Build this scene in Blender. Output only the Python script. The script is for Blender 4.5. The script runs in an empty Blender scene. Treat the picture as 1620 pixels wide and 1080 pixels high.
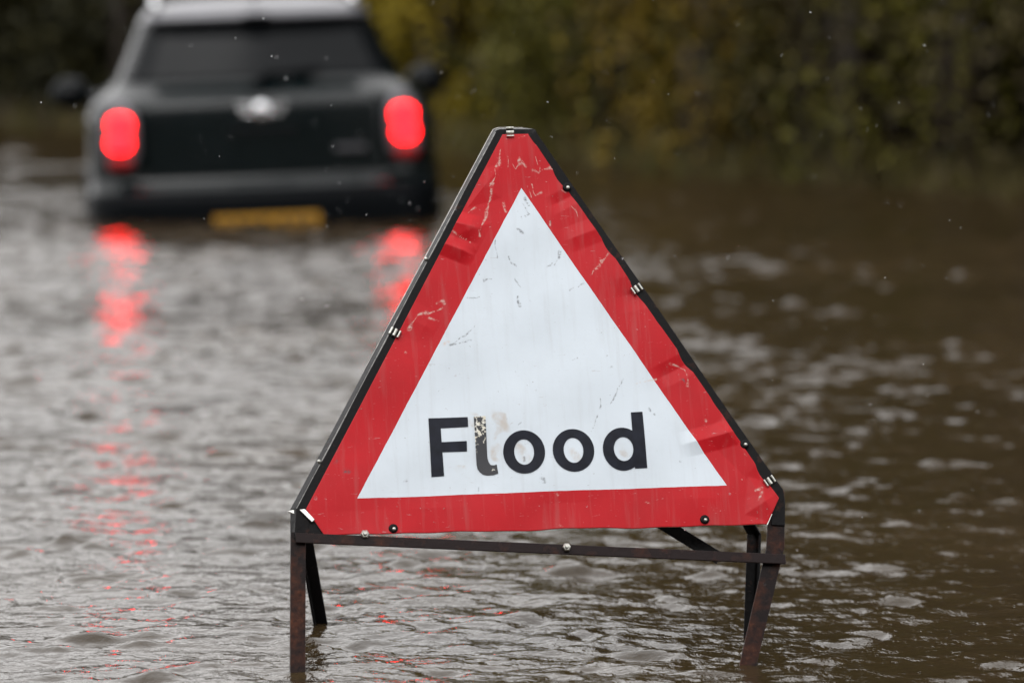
import bpy, bmesh, math, random
import numpy as np
from mathutils import Matrix, Vector

random.seed(7)
rng = np.random.default_rng(11)
sc = bpy.context.scene
col = sc.collection
R = math.radians

# ------------------------------------------------------------------ camera
CAM_H = 1.04
cam_d = bpy.data.cameras.new('camera')
cam = bpy.data.objects.new('camera', cam_d)
col.objects.link(cam)
cam.location = (0, 0, CAM_H)
cam.rotation_euler = (R(90) - math.atan(523 / 6750), 0, 0)
cam_d.sensor_width = 36
cam_d.lens = 150
cam_d.clip_start = 0.1
cam_d.clip_end = 2000
cam_d.dof.use_dof = True
cam_d.dof.focus_distance = 6.95
cam_d.dof.aperture_fstop = 3.4
sc.camera = cam

# ------------------------------------------------------------------ sky, sun, exposure
SUN_EL, SUN_AZ = R(52), R(205)
world = bpy.data.worlds.new('World')
sc.world = world
world.use_nodes = True
wn, wl = world.node_tree.nodes, world.node_tree.links
sky = wn.new('ShaderNodeTexSky')
sky.sky_type = 'NISHITA'
sky.sun_disc = False
sky.sun_elevation = SUN_EL
sky.sun_rotation = SUN_AZ
sky.air_density = 1.0
sky.dust_density = 6.0
sky.ozone_density = 1.0
hs = wn.new('ShaderNodeHueSaturation')
hs.inputs['Saturation'].default_value = 0.13
wl.new(sky.outputs[0], hs.inputs['Color'])
bg = wn['Background']
bg.inputs['Strength'].default_value = 0.11
cloud = wn.new('ShaderNodeMix')            # an even cloud layer veils the clear sky
cloud.data_type = 'RGBA'
cloud.inputs[0].default_value = 0.90
wl.new(hs.outputs[0], cloud.inputs[6])
cloud.inputs[7].default_value = (8.85, 8.75, 8.75, 1)
wl.new(cloud.outputs[2], bg.inputs['Color'])
sun_d = bpy.data.lights.new('sun', 'SUN')
sun_d.energy = 0.5
sun_d.angle = R(40)
sun_d.color = (1.0, 0.98, 0.96)
sun = bpy.data.objects.new('sun', sun_d)
col.objects.link(sun)
# points from the sky's sun position (behind the camera, veiled by cloud)
sdir = Vector((math.sin(SUN_AZ) * math.cos(SUN_EL), math.cos(SUN_AZ) * math.cos(SUN_EL), math.sin(SUN_EL)))
sun.rotation_euler = sdir.to_track_quat('Z', 'Y').to_euler()
sun.location = sdir * 50
sc.view_settings.view_transform = 'Standard'
sc.view_settings.look = 'None'
sc.view_settings.exposure = 0.88
sc.view_settings.gamma = 1.0
sc.view_settings.use_curve_mapping = False
sc.render.engine = 'CYCLES'
sc.cycles.use_denoising = True
sc.cycles.max_bounces = 6
sc.cycles.sample_clamp_indirect = 12.0
sc.cycles.caustics_reflective = False
sc.cycles.caustics_refractive = False

# ------------------------------------------------------------------ helpers
def tag(o, label=None, cat=None, group=None, kind=None):
    if label: o['label'] = label
    if cat: o['category'] = cat
    if group: o['group'] = group
    if kind: o['kind'] = kind
    return o

def empty(name, loc=(0, 0, 0)):
    o = bpy.data.objects.new(name, None)
    o.empty_display_size = 0.2
    col.objects.link(o)
    o.location = loc
    return o

def mesh(name, verts, faces, mat=None, parent=None, smooth=False):
    me = bpy.data.meshes.new(name)
    if isinstance(verts, np.ndarray): verts = verts.tolist()
    if isinstance(faces, np.ndarray): faces = faces.tolist()
    me.from_pydata(verts, [], faces)
    me.validate()
    if mat: me.materials.append(mat)
    if smooth:
        me.polygons.foreach_set('use_smooth', [True] * len(me.polygons))
    o = bpy.data.objects.new(name, me)
    col.objects.link(o)
    if parent: o.parent = parent
    return o

def fix_normals(o):
    bm = bmesh.new(); bm.from_mesh(o.data)
    bmesh.ops.recalc_face_normals(bm, faces=bm.faces)
    bm.to_mesh(o.data); bm.free()
    return o

class MB:
    """collects simple solids into one mesh"""
    def __init__(s): s.v, s.f = [], []
    def add(s, v, f):
        n = len(s.v); s.v += [tuple(map(float, p)) for p in v]; s.f += [tuple(i + n for i in q) for q in f]
        return s
    def rings(s, rings, closed=True, cap=True):
        m = len(rings[0]); v = [p for r in rings for p in r]; f = []
        for k in range(len(rings) - 1):
            for i in range(m if closed else m - 1):
                j = (i + 1) % m
                f.append((k * m + i, k * m + j, (k + 1) * m + j, (k + 1) * m + i))
        if cap and closed:
            f.append(tuple(range(m - 1, -1, -1)))
            f.append(tuple((len(rings) - 1) * m + i for i in range(m)))
        return s.add(v, f)
    def prof(s, p0, p1, u, w, poly):
        """extrude a 2-D profile (in u, w) from p0 to p1"""
        p0, p1, u, w = map(np.array, (p0, p1, u, w))
        return s.rings([[p + u * a + w * b for a, b in poly] for p in (p0, p1)])
    def box(s, c, size):
        x, y, z = (d / 2 for d in size)
        v = [(c[0] + a * x, c[1] + b * y, c[2] + d * z) for a in (-1, 1) for b in (-1, 1) for d in (-1, 1)]
        return s.add(v, [(0, 1, 3, 2), (4, 6, 7, 5), (0, 4, 5, 1), (2, 3, 7, 6), (0, 2, 6, 4), (1, 5, 7, 3)])
    def tube(s, pts, radii, n=8):
        pts = [np.array(p, float) for p in pts]; rr = []
        for i, p in enumerate(pts):
            t = pts[min(i + 1, len(pts) - 1)] - pts[max(i - 1, 0)]; t /= np.linalg.norm(t)
            a = np.cross(t, (0.31, 0.2, 0.93) if abs(t[2]) < .9 else (1, 0, 0)); a /= np.linalg.norm(a); b = np.cross(t, a)
            rr.append([p + radii[i] * (a * math.cos(2 * math.pi * k / n) + b * math.sin(2 * math.pi * k / n)) for k in range(n)])
        return s.rings(rr)
    def lathe(s, c, axis, prof, n=16):
        c, axis = np.array(c, float), np.array(axis, float); axis /= np.linalg.norm(axis)
        a = np.cross(axis, (0, 0, 1) if abs(axis[2]) < .9 else (1, 0, 0)); a /= np.linalg.norm(a); b = np.cross(axis, a)
        return s.rings([[c + axis * h + r * (a * math.cos(2 * math.pi * k / n) + b * math.sin(2 * math.pi * k / n)) for k in range(n)] for h, r in prof])
    def build(s, name, mat, parent=None, smooth=False, bevel=0):
        o = fix_normals(mesh(name, s.v, s.f, mat, parent, smooth))
        if bevel:
            m = o.modifiers.new('bevel', 'BEVEL'); m.width = bevel; m.segments = 2; m.limit_method = 'ANGLE'
        return o

# ------------------------------------------------------------------ node materials
def new_mat(name):
    m = bpy.data.materials.new(name); m.use_nodes = True
    n, l = m.node_tree.nodes, m.node_tree.links
    return m, n, l, n['Principled BSDF']

def noise(n, l, scale, detail=4, rough=.55, vec=None, dist=0):
    t = n.new('ShaderNodeTexNoise')
    t.inputs['Scale'].default_value = scale; t.inputs['Detail'].default_value = detail
    t.inputs['Roughness'].default_value = rough; t.inputs['Distortion'].default_value = dist
    if vec is None:
        tc = n.new('ShaderNodeTexCoord'); vec = tc.outputs['Object']
    l.new(vec, t.inputs['Vector'])
    return t.outputs['Fac']

def ramp(n, l, fac, stops):
    r = n.new('ShaderNodeValToRGB')
    while len(r.color_ramp.elements) < len(stops): r.color_ramp.elements.new(.5)
    for e, (p, c) in zip(r.color_ramp.elements, stops):
        e.position = p; e.color = (*c, 1) if len(c) == 3 else c
    l.new(fac, r.inputs[0])
    return r.outputs[0]

def mix(n, l, fac, a, b):
    m = n.new('ShaderNodeMix'); m.data_type = 'RGBA'
    for sock, val in ((m.inputs[0], fac), (m.inputs[6], a), (m.inputs[7], b)):
        if hasattr(val, 'is_output'): l.new(val, sock)
        elif isinstance(val, (int, float)): sock.default_value = val
        else: sock.default_value = (*val, 1)
    return m.outputs[2]

def mth(n, l, op, a, b=0.0, c=None, clamp=False):
    m = n.new('ShaderNodeMath'); m.operation = op; m.use_clamp = clamp
    for i, val in enumerate((a, b) if c is None else (a, b, c)):
        if hasattr(val, 'is_output'): l.new(val, m.inputs[i])
        else: m.inputs[i].default_value = val
    return m.outputs[0]

def bump(n, l, bsdf, h, strength=.3, dist=.01):
    b = n.new('ShaderNodeBump'); b.inputs['Strength'].default_value = strength; b.inputs['Distance'].default_value = dist
    l.new(h, b.inputs['Height']); l.new(b.outputs[0], bsdf.inputs['Normal'])
    return b

def simple(name, c, rough=.5, metal=0, coat=0, var=.25, scale=30, spec=.5, bmp=0):
    m, n, l, b = new_mat(name)
    f = noise(n, l, scale)
    lo = tuple(x * (1 - var) for x in c); hi = tuple(min(1, x * (1 + var)) for x in c)
    l.new(ramp(n, l, f, [(.3, lo), (.7, hi)]), b.inputs['Base Color'])
    b.inputs['Roughness'].default_value = rough; b.inputs['Metallic'].default_value = metal
    b.inputs['Coat Weight'].default_value = coat; b.inputs['Coat Roughness'].default_value = .08
    b.inputs['Specular IOR Level'].default_value = spec
    if bmp: bump(n, l, b, f, bmp, .002)
    return m

M = {}
M['paint'] = simple('dark_green_paint', (.0008, .0036, .0042), .22, 0, .2, .1, 8, .3)
M['roof_paint'] = simple('pale_roof_paint', (.14, .14, .155), .3, 0, .5, .05, 8)
M['black_plastic'] = simple('black_plastic', (.003, .004, .005), .4, 0, 0, .2, 40, .06)
M['glass'] = simple('dark_window_glass', (.005, .006, .007), .16, 0, .0, .1, 4, .13)
M['tail_rim'] = simple('dull_chrome_rim', (.10, .10, .11), .3, .6, 0, .1, 30)
M['chrome'] = simple('worn_chrome', (.75, .76, .78), .18, 1, 0, .08, 60)
M['rubber'] = simple('tyre_rubber', (.012, .012, .012), .75, 0, 0, .2, 60)
M['alloy'] = simple('grey_alloy', (.35, .35, .36), .35, .9, 0, .1, 30)
M['yellow'] = simple('yellow_plate', (.42, .21, .012), .45, 0, 0, .15, 25)
M['character'] = simple('plate_character', (.05, .03, .01), .5)
M['zinc'] = simple('zinc_bolt', (.48, .48, .44), .3, .9, 0, .35, 300)
M['bare_metal'] = simple('bare_aluminium', (.8, .8, .76), .25, .8, 0, .2, 150)
M['edge_glint'] = simple('painted_edge_highlight', (.34, .32, .30), .35, .3, 0, .5, 90)  # pale colour imitating the sky highlight on the frame's outer edge
M['ridge_glint'] = simple('painted_ridge_highlight', (.16, .155, .15), .4, .2, 0, .6, 120)  # pale colour imitating the highlight line on the frame ridge
M['ink'] = simple('black_film', (.009, .011, .019), .42, 0, 0, .35, 60, .15)
M['bark'] = simple('wet_bark', (.035, .025, .018), .6, 0, 0, .5, 20, .5, .5)
M['twig'] = simple('twig', (.09, .065, .045), .7, 0, 0, .4, 30)

def emit_red(name, c, s, base):
    m, n, l, b = new_mat(name)
    b.inputs['Base Color'].default_value = (*base, 1); b.inputs['Roughness'].default_value = .2; b.inputs['Specular IOR Level'].default_value = .15
    w = n.new('ShaderNodeTexVoronoi'); w.inputs['Scale'].default_value = 40
    tc = n.new('ShaderNodeTexCoord'); l.new(tc.outputs['Object'], w.inputs['Vector'])
    b.inputs['Emission Color'].default_value = (*c, 1)
    l.new(mth(n, l, 'MULTIPLY_ADD', w.outputs['Distance'], -s * .4, s * 1.15), b.inputs['Emission Strength'])
    return m
M['brake'] = emit_red('lit_brake_lens', (1, .0020, .0034), 13.0, (.3, .01, .01))
M['lens'] = simple('unlit_red_lens', (.16, .003, .005), .25, 0, 0, .1, 30, .2)

def steel(name, rust_lo, rust_hi, paint=(.006, .0055, .006)):
    m, n, l, b = new_mat(name)
    tc = n.new('ShaderNodeTexCoord')
    f1 = noise(n, l, 18, 6, .65, tc.outputs['Object']); f2 = noise(n, l, 120, 4, .6, tc.outputs['Object'])
    rustc = ramp(n, l, f2, [(.3, (.030, .011, .007)), (.55, (.085, .028, .014)), (.75, (.16, .06, .03))])
    k = ramp(n, l, f1, [(rust_lo, (0, 0, 0)), (rust_hi, (1, 1, 1))])
    l.new(mix(n, l, k, paint, rustc), b.inputs['Base Color'])
    rg = n.new('ShaderNodeMapRange'); l.new(k, rg.inputs[0]); rg.inputs[3].default_value = .26; rg.inputs[4].default_value = .6
    l.new(rg.outputs[0], b.inputs['Roughness'])
    b.inputs['Specular IOR Level'].default_value = .10
    bump(n, l, b, f2, .35, .0015)
    return m
M['steel'] = steel('black_painted_steel', .58, .80)
M['rusty'] = steel('rusty_painted_steel', .46, .72, (.012, .008, .008))
M['bar'] = steel('worn_brown_steel', .52, .88, (.018, .012, .012))

# ------------------------------------------------------------------ the flood: bank line, ground, water
def bank_right(y):
    return np.interp(y, [-60, 10, 20, 24, 27.5, 30, 33.7, 38, 44, 60], [6, 5.0, 4.2, 2.95, 1.2, .4, -.6, -4.6, -10, -22])
def bank_left(y):
    return np.interp(y, [-60, 20, 44, 60], [-8, -8.5, -12, -26])

def ground_height(x, y):
    d = np.minimum(bank_right(y) - x, x - bank_left(y))      # > 0 inside the flooded road
    t = np.clip((.6 - d) / 2.4, 0, 1); t = t * t * (3 - 2 * t)
    bed = np.interp(y, [0, 7, 15, 20, 26, 40], [-.22, -.24, -.34, -.42, -.42, -.36])
    bumpy = .06 * np.sin(x * 2.1 + y * .7) * np.sin(y * 1.7 - x * .6) + .03 * np.sin(5.1 * x) * np.sin(4.3 * y)
    far = np.clip((np.abs(x) + np.abs(y) - 60) / 200, 0, 1) * 1.5
    return bed * (1 - t) + t * (.30 + far) + bumpy * (.25 + t)

def axis(fine0, fine1, step, far):
    a = list(np.arange(fine0, fine1, step)); g = step; v = fine1
    while v < far: a.append(v); g *= 1.35; v += g
    g = step; v = fine0 - step
    while v > -far: a.insert(0, v); g *= 1.35; v -= g
    return np.array(a)
gx, gy = axis(-12, 9, .3, 600), axis(-2, 48, .35, 600)
X, Y = np.meshgrid(gx, gy)
Z = ground_height(X, Y)
def grid_faces(nr, nc):
    i = np.arange(nr * nc).reshape(nr, nc)
    return np.stack([i[:-1, :-1], i[:-1, 1:], i[1:, 1:], i[1:, :-1]], -1).reshape(-1, 4)
mg, n, l, b = new_mat('muddy_leaf_litter')
f1 = noise(n, l, 1.3, 6); f2 = noise(n, l, 22, 5)
l.new(mix(n, l, f2, ramp(n, l, f1, [(.3, (.018, .013, .008)), (.6, (.035, .025, .014)), (.8, (.028, .028, .010))]), (.045, .030, .016)), b.inputs['Base Color'])
b.inputs['Roughness'].default_value = .7
bump(n, l, b, f2, .8, .05)
tag(mesh('ground', np.stack([X, Y, Z], -1).reshape(-1, 3), grid_faces(len(gy), len(gx)), mg, None, True), kind='structure')

# water: one sheet, finely divided where ripples can be told apart, waves defined in world metres
def wave_height(x, y, spacing):
    h = np.zeros_like(x)
    r = np.random.default_rng(5)
    # slow patches of calmer and rougher water
    patch = np.zeros_like(x)
    for k in range(9):
        a = r.uniform(0, 2 * math.pi); lam = r.uniform(1.6, 6.0)
        patch += np.sin(2 * math.pi * (x * math.cos(a) * .6 + y * math.sin(a)) / lam + r.uniform(0, 6.28))
    amp = np.clip(1 + .15 * patch, .4, 1.7) * np.interp(y, [6.5, 8.5, 11, 14, 22, 40], [.48, .8, 1.0, 1.0, 1.3, 2.2])
    near_calm = np.interp(y, [6.8, 9.0, 12], [.45, .85, 1.1])  # longer ripples die out in the shallows
    for k in range(190):
        if k < 12:                                              # a few long, low swells
            lam, s = r.uniform(.45, 1.6), .006
        else:                                                   # wind ripples and rain chop
            lam = .034 * (.38 / .034) ** (r.uniform() ** .9); s = WAVE_SLOPE * (1 if lam < .13 else near_calm)
        a = r.normal(math.pi / 2 + .08, .75)                     # crests mostly across the road
        fade = np.clip((lam / (spacing * 2.2) - 1), 0, 1)       # drop what the mesh cannot carry
        kx, ky = 2 * math.pi * math.cos(a) / lam, 2 * math.pi * math.sin(a) / lam
        h += fade * amp * s / (2 * math.pi / lam) * np.sin(kx * x + ky * y + r.uniform(0, 6.28))
    # scattered gusts: short bursts of steeper chop between calmer water
    gust = np.zeros_like(x)
    for k in range(26):
        a = r.uniform(0, 2 * math.pi); lam = r.uniform(.10, .34)
        gust += np.sin(2 * math.pi * (x * math.cos(a) * .8 + y * math.sin(a) * .55) / lam + r.uniform(0, 6.28))
    gust = np.clip(gust / 3.6 - .40, 0, 1.4)
    b = np.zeros_like(x)
    for k in range(44):
        lam = r.uniform(.06, .18); a = r.normal(math.pi / 2, .7)
        fade = np.clip((lam / (spacing * 2.2) - 1), 0, 1)
        kx, ky = 2 * math.pi * math.cos(a) / lam, 2 * math.pi * math.sin(a) / lam
        b += fade * GUST_SLOPE / (2 * math.pi / lam) * np.sin(kx * x + ky * y + r.uniform(0, 6.28))
    return h + b * gust * np.interp(y, [6.6, 8, 11], [.5, .8, 1.0])

GUST_SLOPE = .050
WAVE_SLOPE = .0118
rows = [5.2]
while rows[-1] < 46: rows.append(rows[-1] * 1.0013)
rows = np.array(rows)
th = np.arange(-.16, .1601, .0015)
ext = .16 + .012 * (1.35 ** np.arange(1, 14) - 1) / .35
th = np.concatenate([-ext[::-1], th, ext])
TH, RW = np.meshgrid(th, rows)
WX, WY = RW * TH, RW
WZ = wave_height(WX, WY, RW * .0014)
# rain rings
rr = np.random.default_rng(21)
for k in range(3600):
    y0 = 5.9 * (19 / 5.9) ** rr.uniform(); x0 = rr.uniform(-.15, .15) * y0
    lw = max(.028, .0042 * y0) * rr.uniform(.9, 1.5); r0 = rr.uniform(.0, .05); a0 = .034 * lw * (.02 / (r0 + .02)) ** .5
    rad = r0 + 2.2 * lw
    i0, i1 = np.searchsorted(rows, [y0 - rad, y0 + rad]); j0, j1 = np.searchsorted(th, [(x0 - rad) / y0, (x0 + rad) / y0])
    d = np.hypot(WX[i0:i1, j0:j1] - x0, WY[i0:i1, j0:j1] - y0)
    WZ[i0:i1, j0:j1] += a0 * np.cos((d - r0) * 2 * math.pi / lw) * np.exp(-((d - r0) / (.55 * lw)) ** 2)
# small rings where the legs of the sign break the surface
for x0, y0 in ((-.345, 6.70), (.395, 6.78), (-.3245, 7.20), (.403, 7.285)):
    d = np.hypot(WX - x0, WY - y0)
    WZ += .0010 * np.cos(d * 2 * math.pi / .034) * np.exp(-d / .05)
edge = np.clip((1.55 - np.abs(TH)) / .6, 0, 1) * np.clip((RW - 5.2) / .4, 0, 1) * np.clip((46 - RW) / 4, 0, 1)
WZ *= edge
V = np.stack([WX, WY, WZ], -1).reshape(-1, 3)
F = grid_faces(len(rows), len(th))
nv = len(V)
nr_, nc_ = len(rows), len(th)
# plain surround: behind the camera, to the sides and far off, joined to the rim of the fine part
ring_idx = [0 * nc_ + j for j in range(nc_)] + [i * nc_ + nc_ - 1 for i in range(1, nr_)] + [(nr_ - 1) * nc_ + j for j in range(nc_ - 2, -1, -1)] + [i * nc_ for i in range(nr_ - 2, 0, -1)]
c0 = np.array([0, 20.])
outer = []
for idx in ring_idx:
    d = V[idx, :2] - c0; d = d / np.linalg.norm(d)
    outer.append((c0[0] + d[0] * 150, c0[1] + d[1] * 150, 0))
V = np.concatenate([V, np.array(outer)])
m_ = len(ring_idx)
faces = F.tolist() + [(ring_idx[(k + 1) % m_], ring_idx[k], nv + k, nv + (k + 1) % m_) for k in range(m_)]
mw, n, l, b = new_mat('muddy_flood_water')
tc = n.new('ShaderNodeTexCoord')
mp = n.new('ShaderNodeMapping'); l.new(tc.outputs['Object'], mp.inputs['Vector']); mp.inputs['Scale'].default_value = (1, .85, 1)
silt = noise(n, l, .8, 4, .6, mp.outputs[0])
l.new(ramp(n, l, silt, [(.3, (.025, .0165, .007)), (.7, (.042, .028, .013))]), b.inputs['Base Color'])
b.inputs['Roughness'].default_value = .065
b.inputs['IOR'].default_value = 1.33
fine = noise(n, l, 48, 3, .6, mp.outputs[0], .3)
big = noise(n, l, 7, 3, .6, mp.outputs[0], .4)
bb = bump(n, l, b, mth(n, l, 'MULTIPLY_ADD', big, 2.0, fine), 1.0, .0022)
water = mesh('flood_water', V, faces, mw, None, True)
tag(water, kind='structure')

# ------------------------------------------------------------------ hedgerow trees and bushes
def leaf_mat(name, stops, rough=.5):
    m, n, l, b = new_mat(name)
    g = n.new('ShaderNodeNewGeometry')
    l.new(ramp(n, l, g.outputs['Random Per Island'], stops), b.inputs['Base Color'])
    b.inputs['Roughness'].default_value = rough; b.inputs['Specular IOR Level'].default_value = .12
    return m
L_OLIVE = leaf_mat('olive_leaves', [(0, (.066, .062, .008)), (.5, (.092, .085, .012)), (1, (.125, .108, .017))])
L_YELLOW = leaf_mat('yellow_green_leaves', [(0, (0.171, 0.1305, 0.0081)), (0.5, (0.225, 0.171, 0.0108)), (1, (0.288, 0.207, 0.018))])
L_RUST = leaf_mat('russet_leaves', [(0, (.10, .068, .009)), (.5, (.14, .094, .0117)), (1, (.18, .124, .0153))])
L_DARK = leaf_mat('dark_ivy_leaves', [(0, (.014, .014, .006)), (.6, (.026, .025, .010)), (1, (.045, .040, .013))])
L_BROWN = leaf_mat('brown_bramble_leaves', [(0, (.038, .028, .014)), (.5, (.052, .041, .016)), (1, (.075, .062, .018))])

L_IVY = leaf_mat('ivy_leaves', [(0, (.030, .028, .009)), (.6, (.045, .042, .012)), (1, (.07, .06, .016))])

def leaves(points, size, r):
    N = len(points)
    a = r.normal(size=(N, 3)); a /= np.linalg.norm(a, axis=1)[:, None]
    b_ = r.normal(size=(N, 3)); b_ -= a * (a * b_).sum(1)[:, None]; b_ /= np.linalg.norm(b_, axis=1)[:, None]
    s = (size * r.uniform(.6, 1.4, N))[:, None]
    nrm = np.cross(a, b_)
    v = np.stack([points - a * s * .6, points + b_ * s * .36 + nrm * s * .08, points + a * s * .6, points - b_ * s * .36 + nrm * s * .08], 1).reshape(-1, 3)
    f = np.arange(N * 4).reshape(N, 4)
    return v, f

def bush(name, loc, h, rx, ry, n_clump, per, size, mat, label, seed, z0=.02, cat='bush', group='hedge along the flooded road', top=.75):
    r = np.random.default_rng(seed)
    root = empty(name, loc)
    tag(root, label, cat, group)
    # trunk with limbs reaching into the crown
    mb = MB(); tips = []
    ns = 3
    for k in range(ns):
        ang = k * 2.1 + r.uniform(0, 1); bx, by = .12 * math.cos(ang), .12 * math.sin(ang)
        tx, ty = rx * .35 * math.cos(ang), ry * .35 * math.sin(ang)
        r0 = .03 + .012 * h
        mb.tube([(bx, by, -.5), (bx * 1.3, by * 1.3, .2 * h), (tx * .6, ty * .6, .5 * h), (tx, ty, .85 * h)], [r0, r0 * .85, r0 * .55, r0 * .15], 7)
        for q in range(4):
            zz = h * r.uniform(.12, .7); a2 = ang + r.uniform(-1.2, 1.2); ln = r.uniform(.5, .9)
            sx, sy = bx + (tx - bx) * zz / h, by + (ty - by) * zz / h
            mb.tube([(sx, sy, zz), (sx + rx * ln * .5 * math.cos(a2), sy + ry * ln * .5 * math.sin(a2), zz + .12 * h), (sx + rx * ln * math.cos(a2), sy + ry * ln * math.sin(a2), zz + .16 * h)], [r0 * .4, r0 * .25, r0 * .06], 5)
    mb.build('trunk', M['bark'], root, True)
    pts = []
    for k in range(n_clump):
        u = r.uniform() ** .8
        zc = z0 + (h - z0) * u
        w = math.sqrt(max(.05, 1 - max(0, (u - .35) / .66) ** 2)) * (top + (1 - top) * (1 - u)) 
        ang = r.uniform(0, 6.283); q = r.uniform() ** .45
        c = np.array([rx * w * q * math.cos(ang), ry * w * q * math.sin(ang), zc])
        sp = r.uniform(.10, .24) * (1 + .05 * h)
        pts.append(c + r.normal(size=(int(per * r.uniform(.5, 1.5)), 3)) * sp * (1, 1, .8))
    pts = np.concatenate(pts); pts = pts[pts[:, 2] > -.05]
    v, f = leaves(pts, size, r)
    mesh('crown', v, f, mat, root)
    return root

def bank_pt(y, back):
    back = back * .7 - .25
    x = float(bank_right(y)); dx = float(bank_right(y + .5) - bank_right(y - .5))
    t = Vector((dx, 1)).normalized(); nrm = Vector((t.y, -t.x))
    return x + nrm.x * back, y + nrm.y * back

HEDGE = [  # y along the bank, how far back, height, rx, ry, clumps, leaves, size, leaves, label
 ('bramble_bush', 24.2, .9, 8.5, 1.0, 1.1, 210, 66, .06, L_BROWN, 'dark brown bush at the right edge of the picture, hanging over the water'),
 ('hedge_bush', 25.3, 1.0, 8.0, .85, 1.0, 190, 66, .06, L_OLIVE, 'dull green bush with pale sprigs, second from the right edge'),
 ('bramble_bush', 26.2, .9, 7.0, .75, 1.0, 170, 66, .06, L_BROWN, 'brown and purple bush next to the dull green bush on the right'),
 ('ivy_bush', 27.0, 1.3, 6.5, .85, 1.0, 180, 60, .07, L_IVY, 'dark ivy bush between the russet and the brown bush'),
 ('russet_bush', 28.0, .8, 5.6, .85, .9, 190, 68, .06, L_RUST, 'russet orange bush above the right slope of the sign'),
 ('hedge_bush', 30.0, .9, 4.8, .85, .9, 170, 66, .06, L_OLIVE, 'olive green bush directly behind the tip of the sign'),
 ('ivy_bush', 32.0, 1.3, 4.2, .7, .9, 120, 32, .10, L_IVY, 'dark bush in the gap between the yellow bush and the olive bush'),
 ('yellow_bush', 33.9, .7, 3.6, .75, .8, 170, 68, .06, L_YELLOW, 'yellow green autumn bush rising behind the right side of the car'),
 ('hedge_bush', 35.6, 1.6, 4.2, 1.0, 1.0, 120, 32, .12, L_DARK, 'dark bush hidden mostly by the roof of the car'),
 ('hedge_bush', 37.4, 1.6, 3.8, 1.3, 1.0, 130, 32, .12, L_DARK, 'blackish bush just left of the car roof'),
 ('hedge_bush', 39.2, 1.6, 3.6, 1.5, 1.0, 130, 32, .12, L_DARK, 'blackish bush in the top left corner of the picture'),
]
for i, (nm, y, back, h, rx, ry, nc2, per, size, mt, lab) in enumerate(HEDGE):
    x, yy = bank_pt(y, back)
    bush(nm, (x, yy, float(ground_height(np.array(x), np.array(yy)))), h, rx, ry, nc2, per, size, mt, lab, 100 + i)

# the wood behind: a mass nobody could count
r = np.random.default_rng(3)
N = 56000
yy = r.uniform(18, 48, N); back = 1.9 + 3.0 * r.uniform(size=N)
ctr = np.array([bank_pt(float(y), float(bk)) for y, bk in zip(yy, back)])
hmax = np.interp(yy, [18, 24, 27, 30, 34, 37, 41, 48], [12, 11.5, 10, 7.8, 6.0, 4.4, 3.8, 3.5])
zz = .1 + hmax * r.uniform(size=N) ** 1.15
v, f = leaves(np.stack([ctr[:, 0], ctr[:, 1], zz], 1), .26, r)
# unseen wood added behind the camera and to its left, darkens car and frame reflections
N = 16000
ang = r.uniform(R(150), R(420), N)            # from the left, round the back, to the right
rad = r.uniform(17, 22, N)
px_, py_ = rad * np.sin(-ang + R(90) + R(90)), 4 + rad * np.cos(-ang + R(90) + R(90))
keep = (py_ < 14) & ~((px_ < 0) & (py_ > 6))
v2, f2_ = leaves(np.stack([px_, py_, .1 + 11 * r.uniform(size=N) ** 1.1], 1)[keep], .75, r)
f = np.concatenate([f, f2_ + len(v)]); v = np.concatenate([v, v2])
tag(mesh('background_and_unseen_wood', v, f, L_DARK), 'dark tangle of wood behind the hedge, with unseen wood added behind the camera', 'wood', kind='stuff')
# dead grass and sedge at the water's edge
N = 5200
yy = r.uniform(18, 44, N); back = r.normal(.35, .4, N)
v, f = [], []
for k in range(N):
    x, y = bank_pt(float(yy[k]), float(back[k])); z = max(-.05, float(ground_height(np.array(x), np.array(y))) - .03)
    hgt = r.uniform(.12, .4); a = r.uniform(0, 6.28); w = .008; dx, dy = r.normal(0, .1, 2)
    i = len(v)
    v += [(x - w * math.cos(a), y - w * math.sin(a), z), (x + w * math.cos(a), y + w * math.sin(a), z), (x + dx, y + dy, z + hgt)]
    f.append((i, i + 1, i + 2))
tag(mesh('bank_grass', v, f, leaf_mat('dead_grass', [(0, (.05, .04, .015)), (.6, (.10, .075, .03)), (1, (.08, .09, .02))])), 'dead grass along the water edge under the hedge', 'grass', kind='stuff')

# ------------------------------------------------------------------ the car
car = empty('car', (-1.19, 21.0, -.425))
car.rotation_euler = (0, R(-2.2), R(5.0))
tag(car, 'dark green hatchback standing deep in the flood with brake lights on', 'car')
LV = np.array([  # z, half width, rear y, front y, corner radius
 (.18, .78, .16, 3.92, .22), (.26, .845, .06, 4.00, .24), (.40, .865, -.015, 4.06, .26), (.50, .87, -.018, 4.08, .27), (.565, .87, -.012, 4.06, .27),
 (.60, .868, .015, 4.05, .27), (.64, .865, .068, 4.04, .26), (.72, .865, .070, 4.02, .25), (.86, .862, .072, 3.95, .25), (.95, .856, .073, 3.7, .25),
 (1.02, .845, .078, 3.35, .25), (1.048, .815, .105, 3.05, .25), (1.08, .770, .19, 2.90, .24), (1.105, .735, .25, 2.83, .23), (1.13, .715, .275, 2.78, .22),
 (1.25, .66, .36, 2.5, .21), (1.38, .605, .45, 2.2, .20), (1.43, .585, .475, 2.08, .20), (1.47, .56, .50, 1.95, .20), (1.50, .52, .55, 1.85, .20), (1.525, .44, .65, 1.7, .2), (1.54, .30, .85, 1.5, .15), (1.545, .12, 1.05, 1.3, .06)])
zz = np.concatenate([np.linspace(.18, 1.12, 56), np.linspace(1.135, 1.46, 22), np.linspace(1.475, 1.545, 12)])
lv = np.stack([np.interp(zz, LV[:, 0], LV[:, k]) for k in range(5)], 1)
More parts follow.
